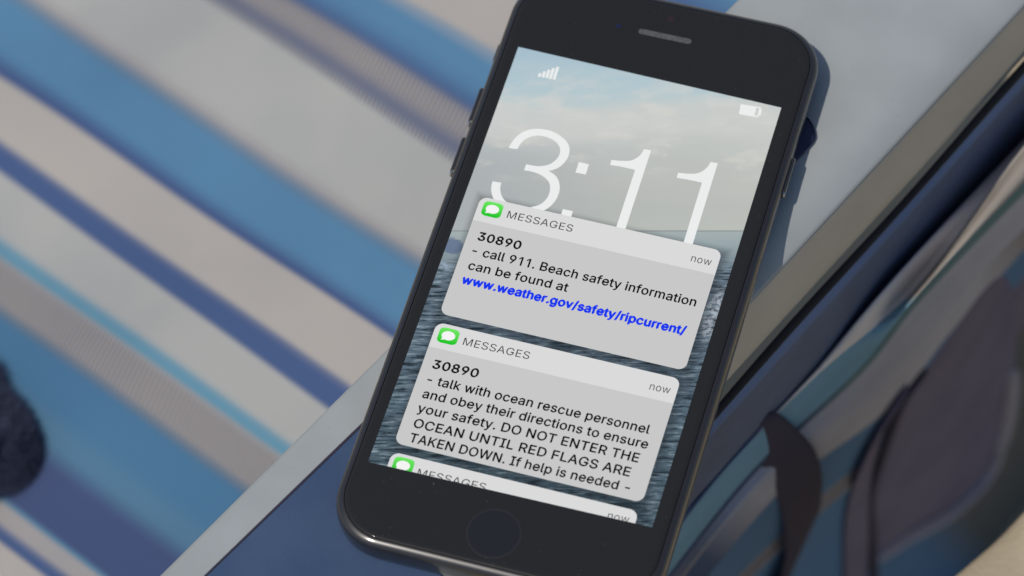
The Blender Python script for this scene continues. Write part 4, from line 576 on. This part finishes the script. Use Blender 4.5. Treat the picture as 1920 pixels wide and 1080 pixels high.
def skewed(pt, k):  # the second and third cards run a hair uphill
    return pt
screen = obj('screen', [(*q, .02) for q in Q], [(3, 2, 1, 0)], m_pic, ph, smooth=False)
def clip_below(V, F, mi, tint, zl):
    bm = bmesh.new(); vs = [bm.verts.new(v) for v in V]; cl = bm.loops.layers.float_color.new('tint')
    for f, i, c in zip(F, mi, tint):
        try: fc = bm.faces.new([vs[k] for k in f])
        except ValueError: continue
        fc.material_index = i
        for l, k in zip(fc.loops, f): l[cl] = (*(c if not callable(c) else c(V[k])), 1)
    a, b = np.array(Q[3]), np.array(Q[2]); d = b-a; nn = np.array([d[1], -d[0]])/np.linalg.norm(d)
    bmesh.ops.bisect_plane(bm, geom=bm.verts[:]+bm.edges[:]+bm.faces[:], plane_co=(*a, 0), plane_no=(*nn, 0), clear_outer=True)
    return bm
def layer(name, layers, parent, mats):
    """layers: (loops, material index, z, offset | ready (V,F,tint))"""
    V, F, MI, T = [], [], [], []
    for lay in layers:
        if lay[0] == 'raw': v, f, i, z, t = lay[1:]
        else:
            v, f = curve_tris(lay[0]); i, z, t = lay[1], lay[2], (1, 1, 1)
            for q, (ox, oy) in enumerate(((1, .3), (-1, -.3), (.4, 1), (-.4, -1)) if len(lay) > 3 and lay[3] > 0 else ()):   # heavier letters
                k = len(V); V += [(p[0]+ox*lay[3], p[1]+oy*lay[3], z+p[2]+.0015*(q+1)) for p in v]
                F += [tuple(w+k for w in g_) for g_ in f]; MI += [i]*len(f); T += [t]*len(f)
        k = len(V); V += [(p[0], p[1], z+(p[2] if len(p) > 2 else 0)) for p in v]; F += [tuple(q+k for q in g_) for g_ in f]; MI += [i]*len(f); T += [t]*len(f)
    bm = clip_below(V, F, MI, T, 0)
    off = root_of(parent)
    for v in bm.verts: v.co = W(v.co)-off
    for f in bm.faces:
        if f.normal.z < 0: f.normal_flip()
    me = bpy.data.meshes.new(name); bm.to_mesh(me); bm.free()
    for q in mats: me.materials.append(q)
    o = bpy.data.objects.new(name, me); C.objects.link(o); o.parent = parent; return o

# clock: traced numerals
ZM = 4.908
z1 = lambda x, y: tuple(on_z((900+x/ZM, 220+y/ZM), 0)[:2])
z2 = lambda x, y: tuple(on_z((1120+x/ZM, 260+y/ZM), 0)[:2])
def smooth_part(P, f): return [tuple(q) for q in catmull([f(*p) for p in P], 4)]
three = smooth_part([(262, 283), (290, 235), (330, 185), (380, 145), (440, 118), (510, 107), (590, 112), (660, 128), (730, 165), (785, 210), (815, 255), (824, 300), (818, 345), (800, 385), (770, 425), (730, 458), (690, 478), (632, 495)], z1)
three += smooth_part([(632, 495), (670, 518), (705, 550), (725, 590), (734, 640), (728, 690), (710, 740), (680, 785), (640, 825), (600, 852), (540, 880), (470, 893), (380, 888), (290, 868), (210, 832), (150, 785), (120, 740), (106, 690), (104, 645), (115, 590)], z1)
three += smooth_part([(196, 602), (186, 650), (192, 700), (210, 742), (245, 780), (300, 810), (380, 830), (430, 832), (480, 825), (540, 808), (585, 780), (622, 735), (640, 690), (645, 640), (635, 600), (610, 567), (570, 537), (530, 517), (470, 499), (405, 487)], z1)
three += smooth_part([(425, 433), (500, 447), (560, 450), (620, 440), (665, 420), (705, 385), (730, 345), (738, 300), (725, 260), (690, 220), (630, 188), (570, 172), (510, 170), (450, 185), (400, 215), (365, 255), (343, 294)], z1)
dd = lambda a, b, t: (a[0]+(b[0]-a[0])*t, a[1]+(b[1]-a[1])*t)
one_a = [z2(430, 97), z2(495, 108), z2(*dd((495, 108), (258, 832), 1.12)), z2(*dd((348, 287), (175, 812), 1.15)), z2(348, 287)] + smooth_part([(348, 287), (270, 270), (200, 255), (118, 243)], z2)[1:] + smooth_part([(130, 196), (200, 204), (265, 206), (310, 202), (345, 188), (380, 165), (405, 140), (430, 97)], z2)[:-1]
one_b = [z2(1042, 215), z2(1108, 228), z2(*dd((1108, 228), (878, 970), 1.12)), z2(*dd((963, 405), (795, 952), 1.12)), z2(963, 405)] + smooth_part([(963, 405), (885, 388), (800, 372), (730, 360)], z2)[1:] + smooth_part([(744, 314), (815, 322), (880, 324), (925, 318), (965, 302), (1000, 275), (1022, 250), (1042, 215)], z2)[:-1]
cA = [z1(*p) for p in ((910, 412), (1003, 433), (973, 527), (879, 508))]
cB = [z1(*p) for p in ((763, 845), (855, 865), (826, 958), (733, 938))]
layer('clock', [([three], 0, .04), ([one_a], 0, .04), ([one_b], 0, .04), ([cA], 0, .04), ([cB], 0, .04)], screen, [m_time])
z3 = lambda x, y: tuple(on_z((980+x/15.425, 100+y/15.425), 0)[:2])
bars = [[(472, 572), (548, 585), (517, 688), (435, 672)], [(598, 518), (678, 533), (628, 708), (546, 688)], [(725, 472), (803, 488), (735, 720), (652, 702)], [(850, 428), (933, 440), (838, 748), (755, 732)], [(978, 393), (1056, 405), (943, 772), (864, 748)]]
layer('signal_bars', [([[z3(*p) for p in b]], 0, .04) for b in bars], screen, [m_time])
z4 = lambda x, y: tuple(on_z((1370+x/15.425, 180+y/15.425), 0)[:2])
layer('battery_icon', [([[z4(*p) for p in ((310, 240), (850, 322), (876, 345), (897, 430), (862, 560), (825, 556), (800, 618), (770, 618), (262, 532), (238, 500), (288, 262))], [z4(*p) for p in ((690, 560), (775, 588), (828, 352), (745, 342))]], 0, .04)], screen, [m_time])

def icon(x0, y1, w=4.25, h=3.65, sk=0.):
    """rounded green square with a white speech bubble"""
    r = .95; v, f = [], []
    ys = np.r_[np.linspace(0, r, 6), np.linspace(r, h-r, 6)[1:], np.linspace(h-r, h, 6)[1:]]
    for y in ys:
        ins = 0
        if y < r: ins = r-math.sqrt(max(0, r*r-(r-y)**2))
        if y > h-r: ins = r-math.sqrt(max(0, r*r-(y-(h-r))**2))
        v += [(x0+ins, y1-y), (x0+w-ins, y1-y)]
    for i in range(len(ys)-1): f.append((2*i, 2*i+1, 2*i+3, 2*i+2))
    def tint(p):
        t = (y1-p[1])/h; return tuple(np.array(lin((112, 232, 100)))*(1-t)+np.array(lin((14, 194, 34)))*t)
    cx, cy = x0+w*.5, y1-h*.48
    ell = [(cx+1.42*math.cos(a), cy+1.06*math.sin(a)) for a in np.linspace(0, 2*math.pi, 40, endpoint=False)]
    tail = [(cx-1.1, cy-.5), (cx-.45, cy-1.0), (cx-1.25, cy-1.22)]
    return [('raw', v, f, 4, .075, tint), ([ell], 5, .085), ([tail], 5, .0845)]
def card(box, head, texts, msg, now, ic, name='notification_card'):
    x0, x1, y0, y1 = box; rad = 1.75
    full = rrect(x0, x1, y0, y1, rad, 8)
    hd = [p for p in full if p[1] > head-.001]
    hd = [(x1, head)] + hd[:] + [(x0, head)]
    bd = [(x0, head)] + [p for p in full if p[1] < head] + [(x1, head)]
    L = [([hd], 0, .055), ([bd], 1, .055), (text_loops('MESSAGES', *msg), 2, .07), (text_loops('now', *now), 3, .07)] + ic
    for s, a, mat, off in texts: L.append((text_loops(s, *a), mat, .07, off))
    o = layer(name, L, screen, [m_head, m_bodyc, m_grey, m_nowt, m_green, m_white, m_txt, m_url]); return o
CAP = 2.02
k1 = card(CARDS[0], 7.7, [
    ('30890', (-23.5, -14.35, 3.25, 1.95), 6, .10),
    ('- call 911. Beach safety information', (-23.66, 24.24, -.4, CAP, -.62), 6, .065),
    ('can be found at', (-23.37, -2.06, -4.05, CAP), 6, .065),
    ('www.weather.gov/safety/ripcurrent/', (-23.6, 23.9, -7.62, 1.95, -7.66), 7, .145)],
    (-19.2, -5.1, 10.0, 1.72, 10.1), (20.55, 24.8, 9.6, 1.72), icon(-24.75, 12.95))
k2 = card(CARDS[1], -23.7, [
    ('30890', (-23.5, -14.0, -28.4, 1.95, -28.2), 6, .10),
    ('- talk with ocean rescue personnel', (-23.53, 22.99, -32.1, CAP, -31.65), 6, .065),
    ('and obey their directions to ensure', (-23.42, 23.58, -35.5, CAP, -35.0), 6, .065),
    ('your safety. DO NOT ENTER THE', (-23.4, 22.66, -38.9, CAP, -38.45), 6, .065),
    ('OCEAN UNTIL RED FLAGS ARE', (-23.13, 21.85, -42.45, CAP, -41.95), 6, .065),
    ('TAKEN DOWN. If help is needed -', (-22.92, 22.7, -45.85, CAP, -45.35), 6, .065)],
    (-19.1, -5.1, -21.6, 1.72, -21.4), (20.4, 24.6, -21.8, 1.72, -21.7), icon(-24.6, -18.6))
k3 = card(CARDS[2], -55., [], (-19.1, -5.0, -52.9, 1.72, -52.6), (20.2, 24.5, -52.15, 1.72, -52.05), icon(-24.5, -49.6))
k1['label'] = 'light grey message card with a blue web address'
k2['label'] = 'light grey message card with six lines of black text'
k3['label'] = 'light grey message card cut off by the screen bottom'
